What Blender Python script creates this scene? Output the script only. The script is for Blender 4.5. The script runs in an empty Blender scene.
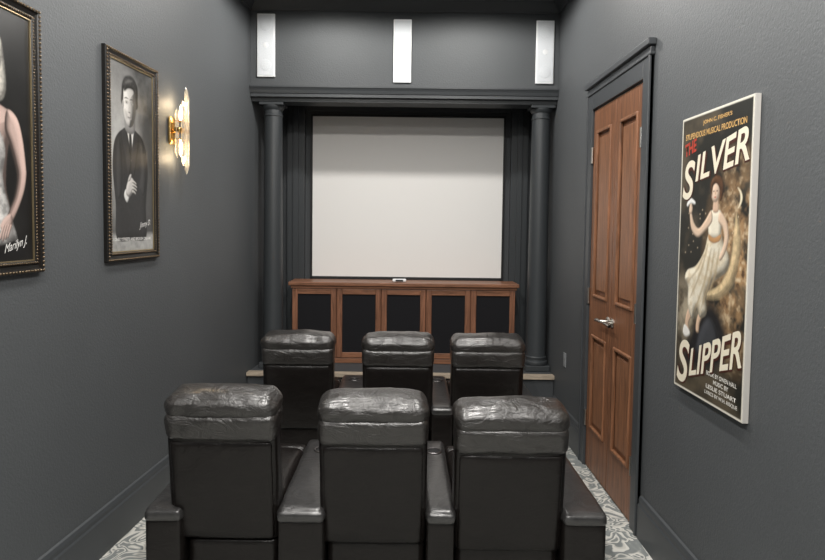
import bpy, bmesh, math, random
import numpy as np
from mathutils import Vector, Matrix, noise
random.seed(4); np.random.seed(7)
S = bpy.context.scene
COL = S.collection
S.view_settings.view_transform = 'Standard'

# ------------------------------------------------------------------ materials
def mat(name, col, rough=0.6, metal=0.0, emit=None, estr=0.0, trans=0.0, spec=0.5, coat=0.0):
    m = bpy.data.materials.new(name); m.use_nodes = True
    b = m.node_tree.nodes['Principled BSDF']
    b.inputs['Base Color'].default_value = (*col, 1)
    b.inputs['Roughness'].default_value = rough
    b.inputs['Metallic'].default_value = metal
    b.inputs['Specular IOR Level'].default_value = spec
    b.inputs['Transmission Weight'].default_value = trans
    b.inputs['Coat Weight'].default_value = coat
    if emit:
        b.inputs['Emission Color'].default_value = (*emit, 1)
        b.inputs['Emission Strength'].default_value = estr
    return m
def nd(m, t, **kw):
    n = m.node_tree.nodes.new(t)
    for k, v in kw.items():
        if hasattr(n, k): setattr(n, k, v)
    return n
def lk(m, a, b): m.node_tree.links.new(a, b)
def coords(m, scale=(1, 1, 1), obj=True):
    tc = nd(m, 'ShaderNodeTexCoord'); mp = nd(m, 'ShaderNodeMapping')
    mp.inputs['Scale'].default_value = scale
    lk(m, tc.outputs['Object'], mp.inputs['Vector']); return mp.outputs['Vector']
def noise_n(m, vec, scale, detail=4, rough=0.5, dist=0.0):
    n = nd(m, 'ShaderNodeTexNoise'); n.inputs['Scale'].default_value = scale
    n.inputs['Detail'].default_value = detail; n.inputs['Roughness'].default_value = rough
    n.inputs['Distortion'].default_value = dist
    lk(m, vec, n.inputs['Vector']); return n.outputs['Fac']
def ramp(m, fac, stops):
    r = nd(m, 'ShaderNodeValToRGB'); e = r.color_ramp.elements
    while len(e) < len(stops): e.new(0.5)
    for i, (p, c) in enumerate(stops):
        e[i].position = p; e[i].color = (*c, 1)
    lk(m, fac, r.inputs['Fac']); return r.outputs['Color']
def bump(m, h, strength, dist=0.01):
    b = nd(m, 'ShaderNodeBump'); b.inputs['Strength'].default_value = strength
    b.inputs['Distance'].default_value = dist
    lk(m, h, b.inputs['Height'])
    lk(m, b.outputs['Normal'], m.node_tree.nodes['Principled BSDF'].inputs['Normal'])
def bsdf(m): return m.node_tree.nodes['Principled BSDF']

def wall_mat(name, c, rough=0.58):
    m = mat(name, c, rough, spec=0.38)
    v = coords(m)
    f = noise_n(m, v, 1.3, 3)
    lk(m, ramp(m, f, [(0.3, tuple(x*0.95 for x in c)), (0.7, tuple(x*1.05 for x in c))]), bsdf(m).inputs['Base Color'])
    bump(m, noise_n(m, v, 85, 3, 0.6), 0.42, 0.005)
    return m
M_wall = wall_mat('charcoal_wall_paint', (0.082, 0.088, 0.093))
M_trim = mat('charcoal_trim_paint', (0.054, 0.059, 0.064), 0.42)
M_col = mat('column_paint', (0.040, 0.045, 0.049), 0.42)
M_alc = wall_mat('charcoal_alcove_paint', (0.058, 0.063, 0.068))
M_ceil = wall_mat('ceiling_paint', (0.10, 0.105, 0.11), 0.8)

M_carpet = mat('patterned_carpet', (0.2, 0.22, 0.23), 0.95, spec=0.1)
v = coords(M_carpet)
f = noise_n(M_carpet, v, 6.0, 2.0, 0.45, 1.0)
mu = nd(M_carpet, 'ShaderNodeMath', operation='MULTIPLY'); mu.inputs[1].default_value = 9
lk(M_carpet, f, mu.inputs[0])
fr = nd(M_carpet, 'ShaderNodeMath', operation='FRACT'); lk(M_carpet, mu.outputs[0], fr.inputs[0])
c1 = ramp(M_carpet, fr.outputs[0], [(0.0, (.60, .59, .55)), (0.20, (.60, .59, .55)), (0.30, (.19, .205, .205)), (0.70, (.23, .245, .24)), (0.86, (.52, .51, .47))])
lk(M_carpet, c1, bsdf(M_carpet).inputs['Base Color'])
bump(M_carpet, noise_n(M_carpet, v, 300, 2), 0.6, 0.004)

def leather(name, c, rough, bs=0.5, spec=.5, coat=0.0):
    m = mat(name, c, rough, spec=spec, coat=coat)
    bsdf(m).inputs['Coat Roughness'].default_value = .20
    v = coords(m)
    v2 = coords(m, (1, 1, 1.8))
    a = noise_n(m, v2, 9, 5, 0.6, 1.8)
    b = noise_n(m, v, 160, 2)
    ad = nd(m, 'ShaderNodeMath', operation='MULTIPLY_ADD')
    lk(m, b, ad.inputs[0]); ad.inputs[1].default_value = 0.06; lk(m, a, ad.inputs[2])
    bump(m, ad.outputs[0], bs, 0.016)
    lk(m, ramp(m, a, [(0.3, tuple(x*0.75 for x in c)), (0.7, tuple(x*1.3 for x in c))]), bsdf(m).inputs['Base Color'])
    return m
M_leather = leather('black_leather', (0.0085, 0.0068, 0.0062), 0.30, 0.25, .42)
M_leather_top = leather('headrest_leather_sheen', (0.021, 0.0185, 0.0168), 0.34, 0.7, .85, .55)  # same hide, base colour lifted to paint in the reflected sheen on headrests
M_leather_arm = leather('armrest_leather_sheen', (0.028, 0.027, 0.027), 0.34, 0.35, .8, .55)  # greyer, lighter base: sheen on the arm tops put into the colour

def wood(name, c, axis='z', rough=0.42):
    m = mat(name, c, rough, spec=0.4)
    sc = {'z': (11, 11, 0.8), 'x': (0.8, 11, 11)}[axis]
    v = coords(m, sc)
    f = noise_n(m, v, 4, 6, 0.7, 0.8)
    lk(m, ramp(m, f, [(0.28, tuple(x*0.42 for x in c)), (0.5, c), (0.72, tuple(min(1, x*1.6) for x in c))]), bsdf(m).inputs['Base Color'])
    bump(m, f, 0.12, 0.003)
    return m
M_door = wood('stained_door_wood', (0.185, 0.082, 0.042))
M_doorp = wood('stained_door_panel_wood', (0.215, 0.098, 0.050))
M_cab = wood('cabinet_wood', (0.205, 0.092, 0.052))
M_cabx = wood('cabinet_wood_rail', (0.22, 0.10, 0.055), 'x')
M_nose = wood('stage_nosing_wood', (0.42, 0.35, 0.27), 'x', 0.5)
M_grille = mat('black_speaker_cloth', (0.012, 0.012, 0.014), 0.9, spec=.2)
bump(M_grille, noise_n(M_grille, coords(M_grille), 500, 1), 0.4, 0.002)
M_black = mat('black_frame', (0.008, 0.008, 0.009), 0.5)
M_screen = mat('projection_screen_fabric', (0.83, 0.82, 0.80), 0.9, spec=0.1)
M_white = mat('white_speaker_plastic', (0.85, 0.87, 0.88), 0.5)
M_whiteg = mat('white_speaker_grille', (0.74, 0.77, 0.80), 0.7)
vv = nd(M_whiteg, 'ShaderNodeTexVoronoi'); vv.inputs['Scale'].default_value = 160
lk(M_whiteg, coords(M_whiteg), vv.inputs['Vector']); bump(M_whiteg, vv.outputs['Distance'], 0.5, 0.003)
M_nickel = mat('satin_nickel', (0.62, 0.6, 0.56), 0.28, 1.0)
M_cup = mat('dark_metal_ring', (0.18, 0.17, 0.17), 0.35, 1.0)
M_brass = mat('brushed_brass', (0.72, 0.47, 0.17), 0.25, 1.0)
M_bronze = mat('antique_bronze_bead', (0.13, 0.095, 0.06), 0.35, 0.8)
M_frame = mat('black_lacquer_frame', (0.010, 0.009, 0.008), 0.28)
M_goldline = mat('gilt_liner', (0.40, 0.32, 0.19), 0.35, 0.8)
M_glass = mat('crystal_glass_glow', (1.0, 0.95, 0.86), 0.08, trans=0.85, emit=(1, 0.75, 0.42), estr=0.08)  # faint warm emission stands in for bulb light caught in the rods
M_bulb = mat('warm_bulb', (1, 0.8, 0.5), 0.4, emit=(1, 0.78, 0.45), estr=26)
M_can = mat('can_lamp', (1, 1, 1), 0.4, emit=(1, 0.95, 0.88), estr=12)
M_plate = mat('outlet_plate', (0.25, 0.26, 0.27), 0.4)

# ------------------------------------------------------------------ helpers
def empty(name, loc=(0, 0, 0), rz=0.0):
    o = bpy.data.objects.new(name, None); COL.objects.link(o)
    o.location = loc; o.rotation_euler = (0, 0, rz); o.empty_display_size = 0.1
    return o
def from_bm(name, bm, m, parent=None, smooth=False):
    me = bpy.data.meshes.new(name); bm.normal_update(); bm.to_mesh(me); bm.free()
    if m: me.materials.append(m)
    if smooth:
        for p in me.polygons: p.use_smooth = True
    o = bpy.data.objects.new(name, me); COL.objects.link(o)
    if parent: o.parent = parent
    return o
def bm_box(bm, x0, x1, y0, y1, z0, z1):
    r = bmesh.ops.create_cube(bm, size=1)
    for q in r['verts']:
        q.co = Vector(((x0+x1)/2+q.co.x*(x1-x0), (y0+y1)/2+q.co.y*(y1-y0), (z0+z1)/2+q.co.z*(z1-z0)))
def boxes(name, lst, m, parent=None, bev=0.0):
    bm = bmesh.new()
    for b in lst: bm_box(bm, *b)
    o = from_bm(name, bm, m, parent)
    if bev:
        md = o.modifiers.new('bevel', 'BEVEL'); md.width = bev; md.segments = 2; md.limit_method = 'ANGLE'
    return o
def rbox(name, c, size, r, m, parent, puff=(0, 0, 0), n=14, nz=0.0, nf=9.0, tilt=0.0, taper=0.0, sag=0.0):
    bm = bmesh.new(); bmesh.ops.create_cube(bm, size=2)
    bmesh.ops.subdivide_edges(bm, edges=bm.edges[:], cuts=n, use_grid_fill=True)
    w, d, h = size; hx, hy, hz = w/2, d/2, h/2
    r = min(r, hx*.999, hy*.999, hz*.999)
    seed = Vector((random.random()*50, random.random()*50, random.random()*50))
    R = Matrix.Rotation(tilt, 3, 'X')
    for q in bm.verts:
        p = q.co.copy()
        t = [math.copysign(abs(a)**0.62, a) for a in p]
        P = Vector((t[0]*hx, t[1]*hy, t[2]*hz))
        I = Vector((max(-hx+r, min(hx-r, P.x)), max(-hy+r, min(hy-r, P.y)), max(-hz+r, min(hz-r, P.z))))
        D = P-I
        if D.length > 1e-9: P = I+D.normalized()*r
        x, y, z = t
        P.x += puff[0]*x*(1-y*y)*(1-z*z); P.y += puff[1]*y*(1-x*x)*(1-z*z); P.z += puff[2]*z*(1-x*x)*(1-y*y)
        P.x *= 1+taper*z
        P.z -= sag*x*x
        if nz:
            nn = D.normalized() if D.length > 1e-9 else Vector((0, 0, 1))
            P += nn*nz*(noise.noise(P*nf+seed)+0.5*noise.noise(P*nf*2.3+seed))
        q.co = R@P+Vector(c)
    bmesh.ops.recalc_face_normals(bm, faces=bm.faces)
    return from_bm(name, bm, m, parent, True)
def tube(name, pts, r, m, parent, cyclic=False):
    cu = bpy.data.curves.new(name, 'CURVE'); cu.dimensions = '3D'; cu.bevel_depth = r; cu.bevel_resolution = 2
    sp = cu.splines.new('POLY'); sp.points.add(len(pts)-1)
    for i, p in enumerate(pts): sp.points[i].co = (*p, 1)
    sp.use_cyclic_u = cyclic
    cu.materials.append(m)
    o = bpy.data.objects.new(name, cu); COL.objects.link(o); o.parent = parent
    return o
def lathe(name, prof, m, parent, c=(0, 0, 0), seg=40, axis='z'):
    bm = bmesh.new(); rings = []
    for (r, z) in prof:
        ring = []
        for i in range(seg):
            a = 2*math.pi*i/seg
            if axis == 'z': p = (r*math.cos(a), r*math.sin(a), z)
            else: p = (r*math.cos(a), z, r*math.sin(a))
            ring.append(bm.verts.new((p[0]+c[0], p[1]+c[1], p[2]+c[2])))
        rings.append(ring)
    for a, b in zip(rings[:-1], rings[1:]):
        for i in range(seg):
            bm.faces.new((a[i], a[(i+1) % seg], b[(i+1) % seg], b[i]))
    bm.faces.new(rings[0]); bm.faces.new(rings[-1])
    bmesh.ops.recalc_face_normals(bm, faces=bm.faces)
    o = from_bm(name, bm, m, parent, True)
    md = o.modifiers.new('es', 'EDGE_SPLIT'); md.split_angle = math.radians(35)
    return o
def prof_run(name, prof, a, b, out, m, parent=None):
    bm = bmesh.new(); rs = []
    for e in (a, b):
        rs.append([bm.verts.new((e[0]+out[0]*p, e[1]+out[1]*p, z)) for p, z in prof])
    n = len(prof)
    for i in range(n):
        bm.faces.new((rs[0][i], rs[0][(i+1) % n], rs[1][(i+1) % n], rs[1][i]))
    bm.faces.new(rs[0]); bm.faces.new(rs[1])
    bmesh.ops.recalc_face_normals(bm, faces=bm.faces)
    return from_bm(name, bm, m, parent)

# ------------------------------------------------------------------ room shell
XR = 1.313; YB = 6.12; YS = 5.45; Y0 = -1.6; ZC = 3.62
SL = 0.075
def XL(y): return -(1.769-SL*y)
def quadprism(name, pts, z0, z1, m, parent=None):
    bm = bmesh.new()
    lo = [bm.verts.new((x, y, z0)) for x, y in pts]; hi = [bm.verts.new((x, y, z1)) for x, y in pts]
    n = len(pts)
    for i in range(n): bm.faces.new((lo[i], lo[(i+1) % n], hi[(i+1) % n], hi[i]))
    bm.faces.new(lo); bm.faces.new(hi)
    bmesh.ops.recalc_face_normals(bm, faces=bm.faces)
    return from_bm(name, bm, m, parent)
quadprism('floor', [(XL(Y0)-.15, Y0-.15), (XR+.15, Y0-.15), (XR+.15, YB+.15), (XL(Y0)-.15, YB+.15)], -0.1, 0, M_carpet)
quadprism('ceiling', [(XL(Y0)-.15, Y0-.15), (XR+.15, Y0-.15), (XR+.15, YB+.15), (XL(Y0)-.15, YB+.15)], ZC, ZC+.1, M_ceil)
quadprism('wall_left', [(XL(Y0), Y0), (XL(YB), YB), (XL(YB)-.15, YB), (XL(Y0)-.15, Y0)], 0, ZC, M_wall)
DY0, DY1, DH = 3.44, 4.37, 2.52
boxes('wall_right', [(XR, XR+.15, Y0, DY0, 0, ZC), (XR, XR+.15, DY1, YB, 0, ZC), (XR, XR+.15, DY0, DY1, DH, ZC)], M_wall)
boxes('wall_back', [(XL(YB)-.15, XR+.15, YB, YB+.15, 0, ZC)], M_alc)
boxes('wall_rear', [(XL(Y0)-.15, XR+.15, Y0-.15, Y0, 0, ZC)], M_wall)
ZS = 2.86
quadprism('wall_soffit', [(XL(YS)+.001, YS), (XR-.001, YS), (XR-.001, YB-.001), (XL(YB)+.001, YB-.001)], ZS, ZC-.001, M_wall)

bp = [(0, 0), (.022, 0), (.022, .185), (.016, .195), (.016, .215), (.010, .232), (0, .238)]
ln = math.hypot(SL, 1); outL = (1/ln, -SL/ln)
STF = 5.33
prof_run('baseboard_left', bp, (XL(Y0), Y0), (XL(STF), STF), outL, M_trim)
prof_run('baseboard_right', bp, (XR, Y0), (XR, DY0-.112), (-1, 0), M_trim)
prof_run('baseboard_right_far', bp, (XR, DY1+.112), (XR, STF), (-1, 0), M_trim)
cp = [(0, ZC-.085), (.012, ZC-.085), (.018, ZC-.07), (.045, ZC-.035), (.06, ZC-.015), (.065, ZC-.001), (0, ZC-.001)]
prof_run('trim_crown_soffit', cp, (XL(YS), YS), (XR, YS), (0, -1), M_trim)
prof_run('trim_crown_left', cp, (XL(Y0), Y0), (XL(YS), YS), outL, M_trim)
prof_run('trim_crown_right', cp, (XR, Y0), (XR, YS), (-1, 0), M_trim)
co = [(0, ZS+.03), (.04, ZS+.03), (.04, ZS+.018), (.034, ZS+.010), (.026, ZS-.005), (.018, ZS-.03), (.012, ZS-.035), (.012, ZS-.06), (-.02, ZS-.06), (-.02, ZS), (0, ZS)]
prof_run('trim_cornice', co, (XL(YS)+.002, YS), (XR-.002, YS), (0, -1), M_trim)
# entablature beam carried by the columns
ZE = 2.765
quadprism('trim_entablature', [(XL(5.472)+.002, 5.472), (XR-.002, 5.472), (XR-.002, 5.675), (XL(5.675)+.002, 5.675)], ZE, ZS-.001, M_col)

boxes('trim_alcove', [(-1.16, -.985, YB-.05, YB, .41, ZS-.001), (1.02, 1.19, YB-.05, YB, .41, ZS-.001), (-.985, 1.02, YB-.03, YB, 2.80, ZS-.001),
                      (-1.10, -1.045, YB-.07, YB-.05, .41, ZS-.001), (1.08, 1.13, YB-.07, YB-.05, .41, ZS-.001)], M_col, bev=.004)

# stage (follows the slightly skewed left wall)
st = empty('stage_platform', (0, STF, 0))
def slab(name, ya, yb, z0, z1, m):
    return quadprism(name, [(XL(STF+ya)+.006, ya), (XR-.004, ya), (XR-.004, yb), (XL(STF+yb)+.006, yb)], z0, z1, m, st)
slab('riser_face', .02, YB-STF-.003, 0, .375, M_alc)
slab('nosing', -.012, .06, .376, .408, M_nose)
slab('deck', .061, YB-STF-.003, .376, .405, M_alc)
ZD = .408

def column(cx, cy):
    e = empty('round_column', (cx, cy, ZD))
    H = ZE-ZD-.001
    boxes('plinth', [(-.108, .108, -.100, .100, 0, .05)], M_col, e, .004)
    prof = [(.10, .05), (.104, .06), (.106, .072), (.102, .085), (.094, .09), (.092, .105), (.096, .112), (.096, .122), (.088, .13), (.086, .15),
            (.087, .8), (.084, H*.6), (.079, H-.14), (.079, H-.12), (.085, H-.115), (.085, H-.105), (.080, H-.10), (.080, H-.065), (.088, H-.055), (.098, H-.04), (.10, H-.03), (.10, H-.025)]
    lathe('shaft', prof, M_col, e)
    boxes('abacus', [(-.106, .106, -.098, .098, H-.025, H)], M_col, e, .003)
    return e
column(-1.186, 5.575); column(1.196, 5.575)

# ------------------------------------------------------------------ projection screen
sx0, sx1, sz0, sz1 = -.91, .945, 1.19, 2.745
e = empty('projection_screen', ((sx0+sx1)/2, 6.085, (sz0+sz1)/2))
w, h = (sx1-sx0)/2, (sz1-sz0)/2
boxes('fabric', [(-w, w, -.004, .004, -h, h)], M_screen, e)
boxes('border', [(-w-.018, -w, -.012, .034, -h-.022, h+.022), (w, w+.018, -.012, .034, -h-.022, h+.022),
                 (-w, w, -.012, .034, h, h+.022), (-w, w, -.012, .034, -h-.045, -h)], M_black, e, .003)

# ------------------------------------------------------------------ media cabinet
cx0, cx1 = -1.055, 1.04; cyf, cyb = 5.73, 6.04; ctop = 1.165
e = empty('media_cabinet', ((cx0+cx1)/2, cyf, ZD))
W = (cx1-cx0)/2; H = ctop-ZD
boxes('carcass', [(-W+.01, W-.01, .02, cyb-cyf, 0, H-.035)], M_cab, e)
boxes('countertop', [(-W-.02, W+.02, -.03, cyb-cyf, H-.035, H)], M_cabx, e, .006)
boxes('top_moulding', [(-W, W, -.012, .03, H-.06, H-.036)], M_cabx, e, .004)
boxes('kick_rail', [(-W+.01, W-.01, .0, .03, 0, .045)], M_cabx, e, .003)
n = 5; dw = 2*(W-.01)/n
for i in range(n):
    a = -W+.01+i*dw+.003; b = a+dw-.006; z0, z1 = .05, H-.064; s = .05
    boxes('door_stiles_%d' % (i+1), [(a, a+s, -.004, .02, z0, z1), (b-s, b, -.004, .02, z0, z1)], M_cab, e, .004)
    boxes('door_rails_%d' % (i+1), [(a+s, b-s, -.004, .02, z0, z0+s), (a+s, b-s, -.004, .02, z1-s, z1)], M_cabx, e, .004)
    boxes('grille_cloth_%d' % (i+1), [(a+s, b-s, .006, .0195, z0+s, z1-s)], M_grille, e)
e2 = empty('infrared_receiver', (-.05, 5.80, ctop))
rbox('body', (0, 0, .016), (.13, .05, .03), .012, M_white, e2, n=6)
boxes('lens', [(-.035, .035, -.0265, -.022, .008, .024)], M_black, e2)

# ------------------------------------------------------------------ wall speakers
for X, Z in ((-1.222, 3.235), (-.044, 3.20), (1.187, 3.205)):
    e = empty('wall_speaker', (X, YS, Z))
    boxes('bezel', [(-.078, .078, -.018, 0, -.27, .27)], M_white, e, .006)
    boxes('grille', [(-.066, .066, -.021, -.0185, -.255, .255)], M_whiteg, e, .001)
    for k, zz in enumerate((-.17, .17)):
        lathe('driver_%d' % k, [(.050, -.0215), (.050, -.0235), (.045, -.0245)], M_whiteg, e, (0, 0, zz), 24, 'y')
    lathe('tweeter', [(.022, -.0215), (.022, -.0235), (.018, -.0245)], M_white, e, (0, 0, 0), 24, 'y')

# ------------------------------------------------------------------ double door
e = empty('door_1', (XR, (DY0+DY1)/2, 0))
hy = (DY1-DY0)/2
boxes('jamb', [(.0, .11, -hy, -hy+.012, 0, DH), (.0, .11, hy-.012, hy, 0, DH), (0, .11, -hy+.012, hy-.012, DH-.012, DH)], M_trim, e)
fz = -.006
def leaf(y0, y1, tag):
    f = fz; z0, z1 = .012, DH-.014
    s = .075
    boxes('leaf_core_'+tag, [(f+.014, f+.04, y0, y1, z0, z1)], M_door, e)
    P = [(.30, .96), (1.22, 2.36)]
    bars = [(f, f+.014, y0, y0+s, z0, z1), (f, f+.014, y1-s, y1, z0, z1)]
    zz = [z0, P[0][0], P[0][1], P[1][0], P[1][1], z1]
    for k in (0, 2, 4): bars.append((f, f+.014, y0+s, y1-s, zz[k], zz[k+1]))
    boxes('leaf_frame_'+tag, bars, M_door, e, .002)
    for k, (a, b) in enumerate(P):
        ya, yb = y0+s, y1-s
        t = .022
        boxes('panel_mould_%s%d' % (tag, k), [(f-.010, f+.013, ya, ya+t, a, b), (f-.010, f+.013, yb-t, yb, a, b), (f-.010, f+.013, ya+t, yb-t, a, a+t), (f-.010, f+.013, ya+t, yb-t, b-t, b)], M_doorp, e, .007)
        boxes('panel_raise_%s%d' % (tag, k), [(f+.002, f+.014, ya+.045, yb-.045, a+.05, b-.05)], M_doorp, e, .008)
leaf(-hy+.014, -.003, 'near'); leaf(.003, hy-.014, 'far')
for sgn in (-1, 1):
    for k, z in enumerate((.35, 1.22, 2.2)):
        lathe('hinge_%d%d' % (sgn+1, k), [(.009, z-.055), (.009, z+.055)], M_nickel, e, (-.016, sgn*(hy-.016), 0), 12)
def lever(yc, dirn, tag):
    lathe('rose_'+tag, [(.030, .006), (.030, -.006), (.024, -.012)], M_nickel, e, (0, 0, 0), 24, 'y').matrix_local = \
        Matrix.Translation((fz, yc, 1.10))@Matrix.Rotation(math.radians(-90), 4, 'Z')
    tube('lever_'+tag, [(fz, yc, 1.10), (-.055, yc, 1.10), (-.061, yc+dirn*.01, 1.10), (-.061, yc+dirn*.05, 1.102), (-.058, yc+dirn*.095, 1.095)], .010, M_nickel, e)
lever(-.04, -1, 'near'); lever(.04, 1, 'far')
c = .10
boxes('trim_door_casing', [(XR-.022, XR-.0005, DY0-c, DY0+.004, 0, DH+.10), (XR-.022, XR-.0005, DY1-.004, DY1+c, 0, DH+.10), (XR-.022, XR-.0005, DY0+.004, DY1-.004, DH-.004, DH+.10),
                           (XR-.03, XR-.0005, DY0-c, DY0-c+.02, 0, DH+.10), (XR-.03, XR-.0005, DY1+c-.02, DY1+c, 0, DH+.10)], M_trim, bev=.004)
boxes('trim_door_header', [(XR-.03, XR-.0005, DY0-c-.01, DY1+c+.01, DH+.10, DH+.115), (XR-.024, XR-.0005, DY0-c, DY1+c, DH+.115, DH+.15),
                           (XR-.045, XR-.0005, DY0-c-.02, DY1+c+.015, DH+.15, DH+.185)], M_trim, bev=.004)

e = empty('wall_outlet', (XR, 5.0, .62))
boxes('plate', [(-.006, 0, -.035, .035, -.057, .057)], M_plate, e, .002)
boxes('sockets', [(-.009, -.006, -.016, .016, .008, .042), (-.009, -.006, -.016, .016, -.042, -.008)], M_plate, e, .002)

# ------------------------------------------------------------------ printed art: airbrush painter -> per-vertex printed colour
def smooth_pts(P, k=6):
    n = len(P); out = []
    for i in range(n):
        p0, p1, p2, p3 = [Vector(P[(i+j-1) % n]) for j in range(4)]
        for s in range(k):
            t = s/k
            out.append(0.5*((2*p1)+(-p0+p2)*t+(2*p0-5*p1+4*p2-p3)*t*t+(-p0+3*p1-3*p2+p3)*t**3))
    return [(p.x, p.y) for p in out]
def ell(cx, cz, rx, rz, n=14, rot=0):
    return [(cx+rx*math.cos(a)*math.cos(rot)-rz*math.sin(a)*math.sin(rot), cz+rx*math.cos(a)*math.sin(rot)+rz*math.sin(a)*math.cos(rot)) for a in [2*math.pi*i/n for i in range(n)]]
def rect(x0, x1, z0, z1): return [(x0, z0), (x1, z0), (x1, z1), (x0, z1)]
def vnoise(nh, nw, cell, octs=4):
    out = np.zeros((nh, nw)); amp = 1; tot = 0
    for _ in range(octs):
        gh, gw = int(nh/cell)+3, int(nw/cell)+3
        g = np.random.rand(gh, gw)
        y = np.arange(nh)/cell; x = np.arange(nw)/cell
        yi = y.astype(int); xi = x.astype(int)
        fy = (y-yi)[:, None]; fx = (x-xi)[None, :]
        fy = fy*fy*(3-2*fy); fx = fx*fx*(3-2*fx)
        a = g[np.ix_(yi, xi)]; b = g[np.ix_(yi, xi+1)]; c_ = g[np.ix_(yi+1, xi)]; d = g[np.ix_(yi+1, xi+1)]
        out += amp*((a*(1-fx)+b*fx)*(1-fy)+(c_*(1-fx)+d*fx)*fy); tot += amp
        amp *= .5; cell = max(1.5, cell/2)
    return out/tot
class Paint:
    def __init__(s, u0, u1, v0, v1, res=.0022):
        s.u = np.arange(u0, u1+res*.5, res); s.v = np.arange(v0, v1+res*.5, res)
        s.u[-1] = u1; s.v[-1] = v1
        s.U, s.V = np.meshgrid(s.u, s.v); s.img = np.zeros(s.U.shape+(3,)); s.res = res
        s.sh = s.U.shape
    def fill(s, f): s.img[:] = f
    def poly(s, P, col, soft=.003, R=.0, light=(-.5, .6), amb=.55, smooth=True, alpha=1.0, tex=0.0, cell=8, col2=None):
        pts = np.array(smooth_pts(P) if smooth else P)
        m = soft*2+.004
        j0 = np.searchsorted(s.u, pts[:, 0].min()-m); j1 = np.searchsorted(s.u, pts[:, 0].max()+m)
        i0 = np.searchsorted(s.v, pts[:, 1].min()-m); i1 = np.searchsorted(s.v, pts[:, 1].max()+m)
        if j1-j0 < 2 or i1-i0 < 2: return
        U = s.U[i0:i1, j0:j1]; V = s.V[i0:i1, j0:j1]
        dmin = np.full(U.shape, 1e9); ins = np.zeros(U.shape, bool)
        n_ = len(pts)
        for k in range(n_):
            ax, ay = pts[k]; bx, by = pts[(k+1) % n_]
            dx, dy = bx-ax, by-ay; L2 = dx*dx+dy*dy+1e-12
            t = np.clip(((U-ax)*dx+(V-ay)*dy)/L2, 0, 1)
            dmin = np.minimum(dmin, (U-ax-t*dx)**2+(V-ay-t*dy)**2)
            if ay != by:
                cr = ((ay > V) != (by > V)) & (U < dx*(V-ay)/dy+ax)
                ins ^= cr
        d = np.sqrt(dmin)*np.where(ins, 1, -1)
        a = np.clip(.5+d/(2*soft), 0, 1)*alpha
        c = np.ones(U.shape+(3,))*np.array(col)
        if col2 is not None or tex:
            nz = vnoise(U.shape[0], U.shape[1], cell)
            if col2 is not None:
                k = np.clip((nz-.35)/.3, 0, 1)[..., None]; c = c*(1-k)+np.array(col2)*k
            if tex: c = c*(1+tex*(nz-.5)*2)[..., None]
        if R:
            q = np.clip(d/R, 0, 1); hgt = np.sqrt(1-(1-q)**2)*R
            gy, gx = np.gradient(hgt, s.res)
            nn = np.sqrt(gx**2+gy**2+1)
            L = np.array([light[0], light[1], .75]); L = L/np.linalg.norm(L)
            lam = np.clip((-gx*L[0]-gy*L[1]+L[2])/nn, 0, 1)
            c = c*(amb+(1.15-amb)*lam)[..., None]
        T = s.img[i0:i1, j0:j1]
        T[:] = T*(1-a[..., None])+c*a[..., None]
    def grain(s, amt):
        s.img *= (1+amt*(np.random.rand(*s.sh)-.5))[..., None]
    def blur(s, it=1):
        for _ in range(it):
            p = np.pad(s.img, ((1, 1), (1, 1), (0, 0)), 'edge')
            s.img = (p[1:-1, 1:-1]*2+p[:-2, 1:-1]+p[2:, 1:-1]+p[1:-1, :-2]+p[1:-1, 2:])/6
    def mesh(s, name, off, parent, rough=.35):
        nh, nw = s.sh
        co = np.stack([s.U, np.full(s.sh, -off), s.V], -1).reshape(-1, 3)
        idx = np.arange(nh*nw).reshape(nh, nw)
        F = np.stack([idx[:-1, :-1], idx[:-1, 1:], idx[1:, 1:], idx[1:, :-1]], -1).reshape(-1, 4)
        me = bpy.data.meshes.new(name)
        me.vertices.add(len(co)); me.vertices.foreach_set('co', co.ravel())
        me.loops.add(F.size); me.loops.foreach_set('vertex_index', F.ravel())
        me.polygons.add(len(F)); me.polygons.foreach_set('loop_start', np.arange(0, F.size, 4))
        me.update(calc_edges=True)
        at = me.color_attributes.new('print', 'FLOAT_COLOR', 'POINT')
        rgba = np.ones((len(co), 4)); rgba[:, :3] = np.clip(s.img.reshape(-1, 3), 0, 1)
        at.data.foreach_set('color', rgba.astype(np.float32).ravel())
        m = mat(name+'_ink', (1, 1, 1), rough, spec=.35)
        an = nd(m, 'ShaderNodeAttribute'); an.attribute_name = 'print'
        lk(m, an.outputs['Color'], bsdf(m).inputs['Base Color'])
        me.materials.append(m)
        o = bpy.data.objects.new(name, me); COL.objects.link(o); o.parent = parent
        return o
def text(name, body, u0, v0, w, h, rise, off, m, parent, bold=0.0, arc=0.0, grow=0.0, shear=0.0):
    cu = bpy.data.curves.new(name+'_c', 'FONT'); cu.body = body; cu.size = 1; cu.offset = bold; cu.shear = shear
    o = bpy.data.objects.new(name+'_c', cu); COL.objects.link(o)
    dg = bpy.context.evaluated_depsgraph_get(); dg.update()
    me = bpy.data.meshes.new_from_object(o.evaluated_get(dg))
    xs = [q.co.x for q in me.vertices]; ys = [q.co.y for q in me.vertices]
    a, b, c_, d = min(xs), max(xs), min(ys), max(ys)
    for q in me.vertices:
        s = (q.co.x-a)/(b-a); t = (q.co.y-c_)/(d-c_)
        q.co = Vector((u0+s*w, -off, v0+t*h*(1+grow*s)+s*rise+arc*math.sin(math.pi*s)))
    bpy.data.objects.remove(o)
    me.materials.clear(); me.materials.append(m)
    t = bpy.data.objects.new(name, me); COL.objects.link(t); t.parent = parent
    return t
def flat(name, c, rough=0.5): return mat(name, c, rough, spec=0.3)

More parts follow.
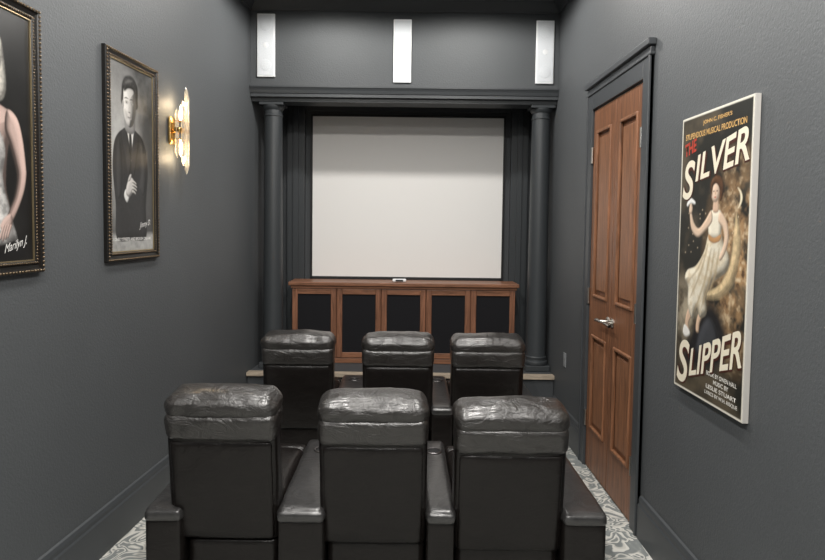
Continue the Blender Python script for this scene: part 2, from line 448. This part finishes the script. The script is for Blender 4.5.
def frame(parent, w, h, fw):
    prof = [(0, 0), (0, .018), (.006, .024), (.014, .024), (.018, .018), (fw-.018, .014), (fw-.012, .020), (fw-.004, .020), (fw, .014), (fw, 0)]
    bm = bmesh.new(); L = []
    for ins, pr in prof:
        L.append([bm.verts.new(p) for p in ((ins, -pr, ins), (w-ins, -pr, ins), (w-ins, -pr, h-ins), (ins, -pr, h-ins))])
    for a, b in zip(L[:-1], L[1:]):
        for i in range(4): bm.faces.new((a[i], a[(i+1) % 4], b[(i+1) % 4], b[i]))
    bmesh.ops.recalc_face_normals(bm, faces=bm.faces)
    from_bm('moulding', bm, M_frame, parent)
    boxes('backing', [(fw-.002, w-fw+.002, -.009, -.001, fw-.002, h-fw+.002)], M_black, parent)
    boxes('liner', [(fw, fw+.005, -.015, -.0095, fw, h-fw), (w-fw-.005, w-fw, -.015, -.0095, fw, h-fw), (fw, w-fw, -.015, -.0095, fw, fw+.005), (fw, w-fw, -.015, -.0095, h-fw-.005, h-fw)], M_goldline, parent)
    bm = bmesh.new()
    def beads(ins, pr, r, step):
        x0, x1, z0, z1 = ins, w-ins, ins, h-ins
        pts = []
        nx = int((x1-x0)/step); nz_ = int((z1-z0)/step)
        for i in range(nx+1):
            x = x0+(x1-x0)*i/nx; pts += [(x, z0), (x, z1)]
        for i in range(1, nz_):
            z = z0+(z1-z0)*i/nz_; pts += [(x0, z), (x1, z)]
        for p in pts:
            bmesh.ops.create_icosphere(bm, subdivisions=1, radius=r, matrix=Matrix.Translation((p[0], -pr, p[1])))
    beads(.010, .024, .0070, .018); beads(fw-.008, .020, .005, .013)
    from_bm('beading', bm, M_bronze, parent, True)
rotL = math.radians(90)-math.atan(SL)
def left_frame(y, z, name):
    k = .001
    return empty(name, (XL(y)+k*outL[0], y+k*outL[1], z), rotL)
gE = flat('photo_caption_white', (.72, .71, .69))

# --- man portrait poster
PW, PH, FW = .555, 1.10, .048
e = left_frame(3.150, 1.490, 'framed_portrait_poster')
frame(e, PW, PH, FW)
P = Paint(FW, PW-FW, FW, PH-FW)
n1 = vnoise(*P.sh, 60, 5); n2 = vnoise(*P.sh, 14, 4)
bgv = .06+.34*np.clip(1-np.hypot((P.U-.12)/.34, (P.V-.62)/.55), 0, 1)+.10*(n1-.5)+.08*(n2-.5)
P.fill(np.clip(bgv, .015, 1)[..., None]*np.array((1, .99, .96)))
P.poly([(.30, .12), (.51, .12), (.51, .70), (.44, .80), (.36, .66)], (.05, .05, .05), soft=.03, alpha=.8)
P.poly(rect(FW, PW-FW, FW, .145), (.30, .30, .29), soft=.012, smooth=False, tex=.4, cell=12)
su = (.022, .022, .023)
P.poly([(.11, .12), (.10, .30), (.075, .48), (.085, .60), (.12, .665), (.19, .705), (.30, .71), (.38, .68), (.425, .61), (.445, .48), (.42, .30), (.42, .12), (.27, .11)], su, R=.06, amb=.2, tex=.3)
for q in ([(.12, .62), (.15, .64), (.17, .50), (.16, .36), (.12, .34), (.105, .48)], [(.36, .64), (.40, .62), (.425, .48), (.40, .36), (.35, .40), (.37, .5)]):
    P.poly(q, (.045, .045, .046), soft=.014, R=.03, amb=.1, alpha=.8)
P.poly([(.205, .715), (.235, .60), (.262, .54), (.288, .60), (.302, .715), (.25, .70)], (.62, .61, .59), R=.02, amb=.5)
P.poly([(.243, .69), (.265, .69), (.274, .58), (.260, .545), (.246, .58)], (.02, .02, .02), R=.01)
P.poly([(.19, .71), (.225, .69), (.262, .535), (.23, .46), (.20, .56), (.165, .67)], (.035, .035, .036), R=.02, amb=.2)
P.poly([(.315, .71), (.290, .69), (.262, .535), (.29, .46), (.325, .56), (.345, .67)], (.030, .030, .031), R=.02, amb=.2)
P.poly([(.206, .775), (.204, .705), (.25, .685), (.302, .705), (.300, .775)], (.22, .215, .21), R=.03)
P.poly([(.176, .83), (.170, .90), (.185, .955), (.225, .985), (.29, .992), (.335, .955), (.336, .89), (.325, .83)], (.030, .029, .028), R=.03, amb=.2, tex=.5, cell=5, soft=.005)
P.poly([(.187, .875), (.187, .81), (.198, .768), (.222, .733), (.25, .720), (.280, .733), (.304, .768), (.315, .81), (.317, .875), (.308, .925), (.25, .940), (.197, .925)], (.58, .565, .54), R=.07, light=(-.9, .4), amb=.1, soft=.004)
P.poly([(.282, .735), (.304, .768), (.318, .81), (.320, .88), (.305, .92), (.288, .87), (.286, .80)], (.08, .078, .075), soft=.016, alpha=.75)
P.poly([(.198, .805), (.213, .765), (.233, .775), (.223, .80)], (.25, .24, .23), soft=.012, alpha=.6)
P.poly(ell(.183, .835, .009, .022), (.32, .31, .30), R=.008)
P.poly([(.184, .87), (.186, .92), (.20, .905), (.235, .925), (.28, .930), (.305, .91), (.314, .87), (.330, .86), (.338, .92), (.318, .975), (.27, 1.000), (.215, .990), (.182, .955), (.172, .91)], (.035, .034, .032), R=.025, amb=.15, tex=.9, cell=4, soft=.006)
P.poly([(.205, .95), (.24, .975), (.28, .975), (.24, .96)], (.16, .155, .15), soft=.008, alpha=.7)
for x in (.219, .274):
    P.poly([(x-.023, .868), (x-.004, .878), (x+.023, .872), (x+.002, .871)], (.06, .06, .06), soft=.0025)
    P.poly(ell(x, .852, .017, .009), (.18, .175, .17), soft=.006, alpha=.8)
    P.poly(ell(x, .851, .010, .0045), (.50, .50, .48), soft=.0015)
    P.poly(ell(x+.001, .851, .0050, .0048), (.02, .02, .02), soft=.0015)
P.poly([(.244, .86), (.238, .815), (.232, .803), (.248, .798), (.262, .803), (.256, .82)], (.36, .35, .33), soft=.006, alpha=.6)
P.poly([(.236, .802), (.248, .797), (.260, .802), (.248, .804)], (.10, .10, .10), soft=.003)
P.poly([(.226, .773), (.240, .778), (.249, .776), (.258, .778), (.274, .773), (.250, .769)], (.16, .15, .15), soft=.003)
P.poly([(.230, .770), (.250, .769), (.270, .770), (.250, .761)], (.32, .30, .29), soft=.003)
P.poly([(.185, .35), (.205, .385), (.24, .36), (.215, .315)], (.60, .6, .58), R=.012)
P.poly([(.205, .365), (.22, .42), (.255, .45), (.288, .435), (.285, .385), (.24, .345)], (.50, .48, .46), R=.025, amb=.25)
for k in range(4):
    z = .438-.018*k; q = (.045, .052, .048, .038)[k]
    P.poly([(.272, z), (.272+q*.6, z-.006), (.272+q, z-.018), (.272+q-.006, z-.023), (.272+q*.5, z-.017), (.270, z-.014)], (.50, .48, .45), R=.008, amb=.2, soft=.0015)
P.poly([(.225, .43), (.245, .463), (.262, .468), (.262, .455), (.25, .435)], (.48, .46, .44), R=.008, amb=.2)
P.blur(1); P.grain(.20)
P.mesh('photo_print', .0092, e)
text('caption', 'LONELY STREETS AND BROKEN DREAMS', .075, .108, .40, .016, 0, .0096, gE, e, .01)
text('signature', 'Jimmy D.', .345, .165, .125, .040, .02, .0096, gE, e, shear=.4)

# --- blonde woman poster
PW, PH, FW = .592, 1.10, .052
e = left_frame(2.068, 1.480, 'framed_actress_poster')
frame(e, PW, PH, FW)
P = Paint(FW, PW-FW, FW, PH-FW)
n1 = vnoise(*P.sh, 70, 4)
P.fill((.008+.02*np.clip(n1-.4, 0, 1))[..., None]*np.array((1, .97, .93)))
sk = (.52, .38, .335); dr = (.70, .68, .66); dr2 = (.34, .33, .32)
P.poly([(.13, .30), (.12, .50), (.10, .60), (.16, .665), (.25, .68), (.37, .665), (.44, .62), (.40, .50), (.385, .36), (.40, .24), (.26, .2), (.14, .22)], sk, R=.08, amb=.15)
P.poly([(.13, .08), (.13, .30), (.15, .48), (.20, .60), (.235, .66), (.25, .60), (.27, .60), (.30, .66), (.34, .60), (.385, .50), (.37, .38), (.41, .24), (.43, .10)], dr, R=.05, amb=.35, col2=dr2, cell=9)
for k in range(6):
    x = .19+.035*k
    P.poly([(x, .58-.01*k), (x+.010, .58-.01*k), (x+.03-.012*k, .38), (x+.02-.012*k, .38)], (.35, .34, .33), soft=.006, alpha=.6)
P.poly([(.40, .655), (.455, .63), (.485, .55), (.500, .45), (.502, .40), (.484, .33), (.44, .25), (.405, .21), (.392, .24), (.43, .31), (.450, .39), (.438, .45), (.412, .52), (.385, .58)], sk, R=.035, amb=.1, light=(.6, .5))
P.poly([(.12, .64), (.085, .60), (.070, .48), (.085, .36), (.13, .28), (.145, .31), (.11, .38), (.105, .48), (.135, .58)], sk, R=.03, amb=.1)
P.poly([(.41, .245), (.42, .215), (.405, .185), (.37, .175), (.35, .195), (.375, .23)], sk, R=.02, amb=.2)
for k in range(4):
    P.poly([(.365+.013*k, .20), (.350+.013*k, .165), (.345+.014*k, .140+.006*abs(k-1)), (.354+.014*k, .138+.006*abs(k-1)), (.362+.013*k, .165), (.376+.013*k, .198)], sk, R=.006, amb=.2, soft=.0015)
P.poly([(.12, .05), (.14, .13), (.24, .20), (.34, .14), (.44, .15), (.47, .05)], (.01, .01, .01), soft=.02)
P.poly([(.165, .83), (.15, .74), (.18, .69), (.23, .71), (.30, .69), (.36, .68), (.395, .73), (.390, .83), (.37, .91), (.31, .965), (.23, .965), (.18, .92)], (.62, .59, .53), R=.04, amb=.2, tex=.6, cell=7)
P.poly([(.225, .76), (.22, .67), (.26, .65), (.31, .67), (.305, .76)], (.38, .28, .25), R=.04)
P.poly([(.20, .84), (.205, .77), (.235, .715), (.265, .695), (.30, .72), (.325, .77), (.33, .84), (.31, .90), (.26, .92), (.215, .89)], (.62, .50, .45), R=.06, amb=.3)
P.poly([(.19, .83), (.175, .90), (.22, .96), (.31, .965), (.375, .915), (.372, .83), (.350, .78), (.340, .84), (.31, .885), (.27, .90), (.225, .885), (.205, .85)], (.76, .73, .66), R=.03, amb=.2, tex=.6, cell=6)
for x in (.235, .292):
    P.poly(ell(x, .825, .020, .011), (.30, .22, .19), soft=.006, alpha=.8)
    P.poly(ell(x, .821, .013, .005), (.6, .6, .6), soft=.0015); P.poly(ell(x, .821, .005, .005), (.03, .03, .03), soft=.0015)
    P.poly([(x-.021, .846), (x, .858), (x+.023, .849), (x, .852)], (.12, .08, .05), soft=.002)
P.poly([(.240, .755), (.258, .765), (.266, .761), (.274, .765), (.292, .755), (.266, .738)], (.32, .05, .05), soft=.002)
P.poly([(.262, .82), (.254, .785), (.266, .779), (.278, .785), (.272, .82)], (.45, .33, .29), soft=.006, alpha=.6)
P.blur(1); P.grain(.12)
P.mesh('photo_print', .0092, e)
text('signature', 'Marilyn J.', .37, .078, .13, .045, .035, .0096, gE, e, shear=.45)

# --- silver slipper canvas on the right wall
w, h = .598, 1.242
e = empty('vintage_theater_poster_canvas', (XR-.001, 2.918, .962), math.radians(-90))
boxes('canvas_wrap', [(0, w, -.024, 0, 0, h)], mat('canvas_edge', (.52, .50, .47), .7), e, .002)
crm = flat('poster_cream', (.76, .70, .56)); red = flat('poster_outline_brown', (.06, .018, .012)); red2 = flat('poster_red', (.42, .05, .03)); ora = flat('poster_orange', (.62, .38, .14)); wht = flat('poster_white', (.74, .72, .67))
F = .0242
P = Paint(.002, w-.002, .002, h-.002, .0025)
nA = vnoise(*P.sh, 60, 5); nB = vnoise(*P.sh, 18, 4); nC = vnoise(*P.sh, 9, 3)
k = np.clip((nA-.42)/.25, 0, 1)[..., None]
base = np.array((.014, .014, .011))*(1-k)+np.array((.085, .068, .045))*k
glow = np.clip(1.2-np.hypot((P.U-.50)/.24, (P.V-.62)/.42), 0, 1)[..., None]*np.clip((nB-.30)/.30, 0, 1)[..., None]
base = base*(1-glow)+np.array((.38, .23, .11))*glow
gl2 = glow*np.clip((nC-.55)/.2, 0, 1)[..., None]
base = base*(1-gl2)+np.array((.58, .46, .30))*gl2
dk2 = glow*np.clip((.42-nC)/.15, 0, 1)[..., None]
base = base*(1-dk2)+np.array((.06, .03, .015))*dk2
sm = np.clip(1-np.hypot((P.U-.10)/.22, (P.V-.36)/.20), 0, 1)[..., None]*np.clip((nB-.3)/.35, 0, 1)[..., None]
base = base*(1-sm)+np.array((.38, .33, .24))*sm
P.fill(base)
P.poly([(.10, .13), (.14, .26), (.24, .38), (.34, .42), (.44, .34), (.44, .20), (.30, .13)], (.011, .011, .012), soft=.03)
P.poly([(.21, .20), (.24, .30), (.31, .36), (.38, .31), (.40, .22), (.30, .17)], (.06, .065, .075), soft=.012, R=.05, amb=.1, alpha=.7)
P.poly([(.50, .80), (.535, .72), (.535, .62), (.49, .52), (.40, .455), (.29, .44), (.22, .46), (.30, .475), (.39, .51), (.455, .58), (.48, .66), (.485, .73)], (.62, .48, .28), R=.04, amb=.4, tex=.4, alpha=.85, soft=.006)
P.poly([(.50, .90), (.525, .885), (.538, .86), (.53, .835), (.51, .82), (.522, .845), (.52, .875)], (.75, .68, .5), soft=.003)
for _ in range(26):
    P.poly(ell(.05+random.random()*.50, .62+random.random()*.20, .003, .003, 8), (.6, .5, .35), soft=.002)
gw = (.84, .78, .64); gs = (.64, .55, .40)
P.poly([(.16, .42), (.115, .37), (.095, .32), (.105, .275), (.13, .262), (.138, .275), (.128, .31), (.17, .37)], (.66, .47, .33), R=.012, amb=.3)
P.poly([(.09, .30), (.075, .262), (.10, .245), (.14, .258), (.138, .278)], (.75, .74, .7), R=.01)
P.poly([(.24, .40), (.205, .34), (.20, .29), (.225, .285), (.235, .33), (.275, .39)], (.66, .47, .33), R=.012, amb=.3)
P.poly([(.29, .72), (.25, .64), (.18, .575), (.10, .55), (.075, .51), (.11, .47), (.115, .39), (.16, .335), (.20, .375), (.24, .35), (.29, .38), (.285, .45), (.33, .51), (.39, .54), (.445, .57), (.46, .62), (.415, .675), (.38, .72)], gw, R=.05, amb=.2, tex=.15, cell=10, col2=gs)
for a, b, c_, d in ((.27, .66, .14, .44), (.30, .64, .18, .38), (.33, .64, .24, .40), (.37, .65, .29, .45), (.24, .62, .11, .50)):
    P.poly([(a, b), (a+.010, b), ((a+c_)/2+.03, (b+d)/2), (c_+.008, d), (c_, d), ((a+c_)/2+.012, (b+d)/2)], (.36, .28, .17), soft=.005, alpha=.7)
P.poly([(.295, .70), (.278, .755), (.288, .805), (.335, .82), (.382, .805), (.388, .755), (.375, .70)], gw, R=.03, amb=.3)
P.poly([(.285, .715), (.33, .70), (.385, .715), (.38, .69), (.332, .678), (.288, .69)], (.45, .24, .10), R=.01)
P.poly([(.320, .86), (.314, .81), (.358, .81), (.352, .86)], (.62, .43, .31), R=.015)
P.poly([(.298, .815), (.25, .775), (.195, .74), (.150, .76), (.118, .81), (.104, .80), (.125, .735), (.185, .700), (.255, .730), (.31, .77)], (.72, .54, .40), R=.014, amb=.3)
P.poly([(.118, .805), (.128, .828), (.115, .852), (.100, .842), (.096, .812)], (.72, .54, .40), R=.01, amb=.3)
P.poly([(.072, .852), (.105, .875), (.150, .858), (.148, .846), (.11, .852), (.078, .838)], (.82, .82, .80), R=.008)
P.poly([(.376, .808), (.43, .765), (.448, .70), (.425, .64), (.39, .608), (.378, .622), (.402, .66), (.414, .70), (.400, .74), (.36, .77)], (.72, .54, .40), R=.014, amb=.3)
P.poly(ell(.330, .893, .036, .045), (.74, .56, .43), R=.03, amb=.35)
P.poly([(.300, .875), (.285, .925), (.318, .957), (.368, .952), (.395, .91), (.385, .862), (.366, .855), (.362, .90), (.335, .925), (.308, .915)], (.10, .045, .02), R=.02, amb=.3, tex=.5, cell=5)
for x in (.315, .342): P.poly(ell(x, .895, .006, .003, 8), (.05, .03, .02), soft=.0015)
P.poly(ell(.328, .870, .008, .003, 8), (.45, .08, .05), soft=.0015)
P.poly([(.33, .90), (.324, .882), (.333, .882)], (.5, .33, .22), soft=.002)
for q in (rect(0, .010, 0, h), rect(w-.010, w, 0, h), rect(0, w, 0, .010), rect(0, w, h-.010, h)):
    P.poly(q, (.70, .67, .58), soft=.0015, smooth=False)
P.blur(1); P.grain(.12)
P.mesh('poster_print', F, e, .5)
text('headline_1', "JOHN C. FISHER'S", .20, 1.185, .24, .022, 0, F+.0006, ora, e, .015)
text('headline_2', 'STUPENDOUS MUSICAL PRODUCTION', .040, 1.140, .51, .026, 0, F+.0006, ora, e, .015)
text('word_the', 'THE', .035, 1.062, .11, .058, .02, F+.0008, red2, e, .03)
def title(name, body, u, v_, w_, h_, rise, grow=0.0, arc=0, shear=0.0):
    text(name+'_outline', body, u+.006, v_-.006, w_, h_, rise, F+.0010, red, e, .045, arc, grow, shear)
    text(name, body, u, v_, w_, h_, rise, F+.0014, crm, e, .018, arc, grow, shear)
title('word_silver_initial', 'S', .026, .870, .115, .175, 0, shear=.2)
title('word_silver', 'ILVER', .148, .945, .43, .112, .055, .22, shear=.15)
title('word_slipper_initial', 'S', .028, .03, .12, .20, 0, shear=.2)
title('word_slipper', 'LIPPER', .150, .075, .43, .120, .135, .25, shear=.15)
for k_, (t, ww) in enumerate((('BOOK BY OWEN HALL', .24), ('MUSIC BY', .12), ('LESLIE STUART', .24), ('LYRICS BY W.H. RISQUE', .26))):
    text('credit_%d' % k_, t, .43-ww/2, .120-.028*k_, ww, .018, 0, F+.0008, wht, e, .015)

# ------------------------------------------------------------------ crystal sconce
ys = 3.92
e = empty('crystal_wall_sconce', (XL(ys)+.001*outL[0], ys, 2.27), rotL)
rbox('backplate', (0, -.012, 0), (.11, .022, .17), .010, M_brass, e, n=6)
tube('bracket', [(0, -.01, 0), (0, -.06, 0)], .012, M_brass, e)
rbox('band', (0, -.068, 0), (.15, .045, .032), .008, M_brass, e, n=6)
rbox('band_upper', (0, -.068, .055), (.12, .03, .010), .004, M_brass, e, n=4)
rbox('band_lower', (0, -.068, -.055), (.12, .03, .010), .004, M_brass, e, n=4)
def rod(x, y, z0, z1, r, k):
    lathe('crystal_rod_%d' % k, [(.001, z0), (r, z0+.03), (r, z1-.03), (.001, z1)], M_glass, e, (x, y, 0), 6)
for k, (x, y, a, b) in enumerate(((-.065, -.066, -.17, .13), (-.034, -.090, -.22, .18), (0, -.098, -.27, .27), (.034, -.090, -.24, .24), (.065, -.066, -.15, .16))):
    rod(x, y, a, b, .0115, k)
for k, z in enumerate((.055, -.055)):
    s = 1 if z > 0 else -1
    lathe('bulb_%d' % k, [(.004, z), (.009, z+s*.02), (.010, z+s*.05), (.007, z+s*.085), (.001, z+s*.105)], M_bulb, e, (0, -.062, 0), 12)
for z in (.17, -.17):
    L = bpy.data.lights.new('sconce_lamp', 'POINT'); L.energy = 1.3; L.color = (1, .76, .48); L.shadow_soft_size = .03
    o = bpy.data.objects.new('lamp', L); COL.objects.link(o); o.parent = e; o.location = (0, -.055, z)

# ------------------------------------------------------------------ recliners
def recliner(cx, y, x0, x1, arm_l, arm_r=None, dz=0.0, bw=.48, hh=1.0):
    e = empty('theater_recliner', (cx, y, 0))
    a, b = x0-cx, x1-cx; mc = (a+b)/2; sw = b-a-.006
    rbox('base', (mc, .46, .165), (sw, .78, .27), .02, M_leather, e, n=8)
    rbox('seat_cushion', (mc, .54, .36), (sw, .60, .17), .05, M_leather, e, (0, 0, .02), nz=.004)
    rbox('footrest_pad', (mc, .885, .25), (sw, .09, .36), .035, M_leather, e, (0, .015, 0), nz=.003)
    T = math.radians(8)
    zb = .585+dz
    rbox('back_shell', (0, .085, zb), (bw+.008, .13, .58), .030, M_leather, e, (0, .010, 0), nz=.003, nf=5, tilt=T)
    rbox('back_rear_panel', (0, .036, zb-.055), (bw-.03, .040, .46), .014, M_leather, e, (0, .008, 0), nz=.003, nf=6, tilt=T)
    rbox('back_front_cushion', (0, .17, zb), (min(sw, bw)-.02, .14, .50), .05, M_leather, e, (0, .03, 0), nz=.004, tilt=T)
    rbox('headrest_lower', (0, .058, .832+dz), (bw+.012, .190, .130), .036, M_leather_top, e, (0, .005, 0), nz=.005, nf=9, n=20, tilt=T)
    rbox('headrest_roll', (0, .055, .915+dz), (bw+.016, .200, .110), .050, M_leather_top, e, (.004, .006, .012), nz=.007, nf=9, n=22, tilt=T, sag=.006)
    def armpart(xa, xb, tag):
        xa -= cx; xb -= cx; m_ = (xa+xb)/2; w_ = xb-xa
        rbox('arm_body_'+tag, (m_, .455, .225), (w_-.006, .90, .40), .018, M_leather, e, n=10)
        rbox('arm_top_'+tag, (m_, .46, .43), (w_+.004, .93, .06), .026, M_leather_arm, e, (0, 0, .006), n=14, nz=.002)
        lathe('cup_ring_'+tag, [(.036, .455), (.046, .458), (.047, .468), (.043, .471), (.036, .469), (.035, .462)], M_cup, e, (m_, .72, 0), 28)
        lathe('cup_well_'+tag, [(.035, .452), (.035, .466)], M_black, e, (m_, .72, 0), 24)
    armpart(arm_l[0], arm_l[1], 'left')
    if arm_r: armpart(arm_r[0], arm_r[1], 'right')
    boxes('feet', [(a+.03, a+.07, .12, .16, 0, .04), (b-.07, b-.03, .12, .16, 0, .04), (a+.03, a+.07, .76, .80, 0, .04), (b-.07, b-.03, .76, .80, 0, .04)], M_black, e)
    return e
Y1 = 2.62
recliner(-.780, Y1, -.955, -.545, (-1.12, -.955), dz=.007, bw=.466)
recliner(-.127, Y1, -.335, .105, (-.545, -.335), dz=-.008, bw=.462)
recliner(.468, Y1, .235, .70, (.105, .235), (.70, .895), dz=-.037, bw=.475)
Y2 = 4.17
recliner(-.722, Y2, -.925, -.50, (-1.065, -.925), dz=-.016, bw=.475)
recliner(-.039, Y2, -.28, .19, (-.50, -.28), dz=-.020, bw=.475)
recliner(.573, Y2, .345, .81, (.19, .345), (.81, .96), dz=-.021, bw=.485)

# ------------------------------------------------------------------ ceiling can lights
def can(x, y, energy, spot=150, blend=.6):
    e = empty('recessed_ceiling_light', (x, y, ZC))
    lathe('trim_ring', [(.055, -.002), (.08, -.002), (.08, -.008), (.06, -.012), (.055, -.006)], M_white, e, (0, 0, 0), 28)
    lathe('lens', [(.054, -.001), (.054, -.004)], M_can, e, (0, 0, 0), 24)
    L = bpy.data.lights.new('can', 'SPOT'); L.energy = energy; L.color = (1, .97, .925); L.spot_size = math.radians(spot); L.spot_blend = blend
    L.shadow_soft_size = .07
    o = bpy.data.objects.new('can_lamp', L); COL.objects.link(o); o.parent = e; o.location = (0, 0, -.03)
for x in (-.65, .55):
    can(x, 4.62, 82, 174, .3)
    can(x, 2.9, 105, 172, .5)
    can(x, 1.1, 165, 172, .5)
    can(x, -.6, 185, 172, .5)

W_ = bpy.data.worlds.new('world'); S.world = W_; W_.use_nodes = True
W_.node_tree.nodes['Background'].inputs[0].default_value = (.02, .02, .02, 1)

# ------------------------------------------------------------------ camera
cam = bpy.data.cameras.new('camera'); cam.sensor_width = 36; cam.lens = 620/825*36
cam.shift_x = .0091; cam.shift_y = -.0285; cam.clip_start = .02
co_ = bpy.data.objects.new('camera', cam); COL.objects.link(co_)
co_.matrix_world = Matrix.Translation((0, 0, 1.70))@Matrix.Rotation(math.radians(90-2.9), 4, 'X')@Matrix.Rotation(math.radians(.7), 4, 'Z')
S.camera = co_
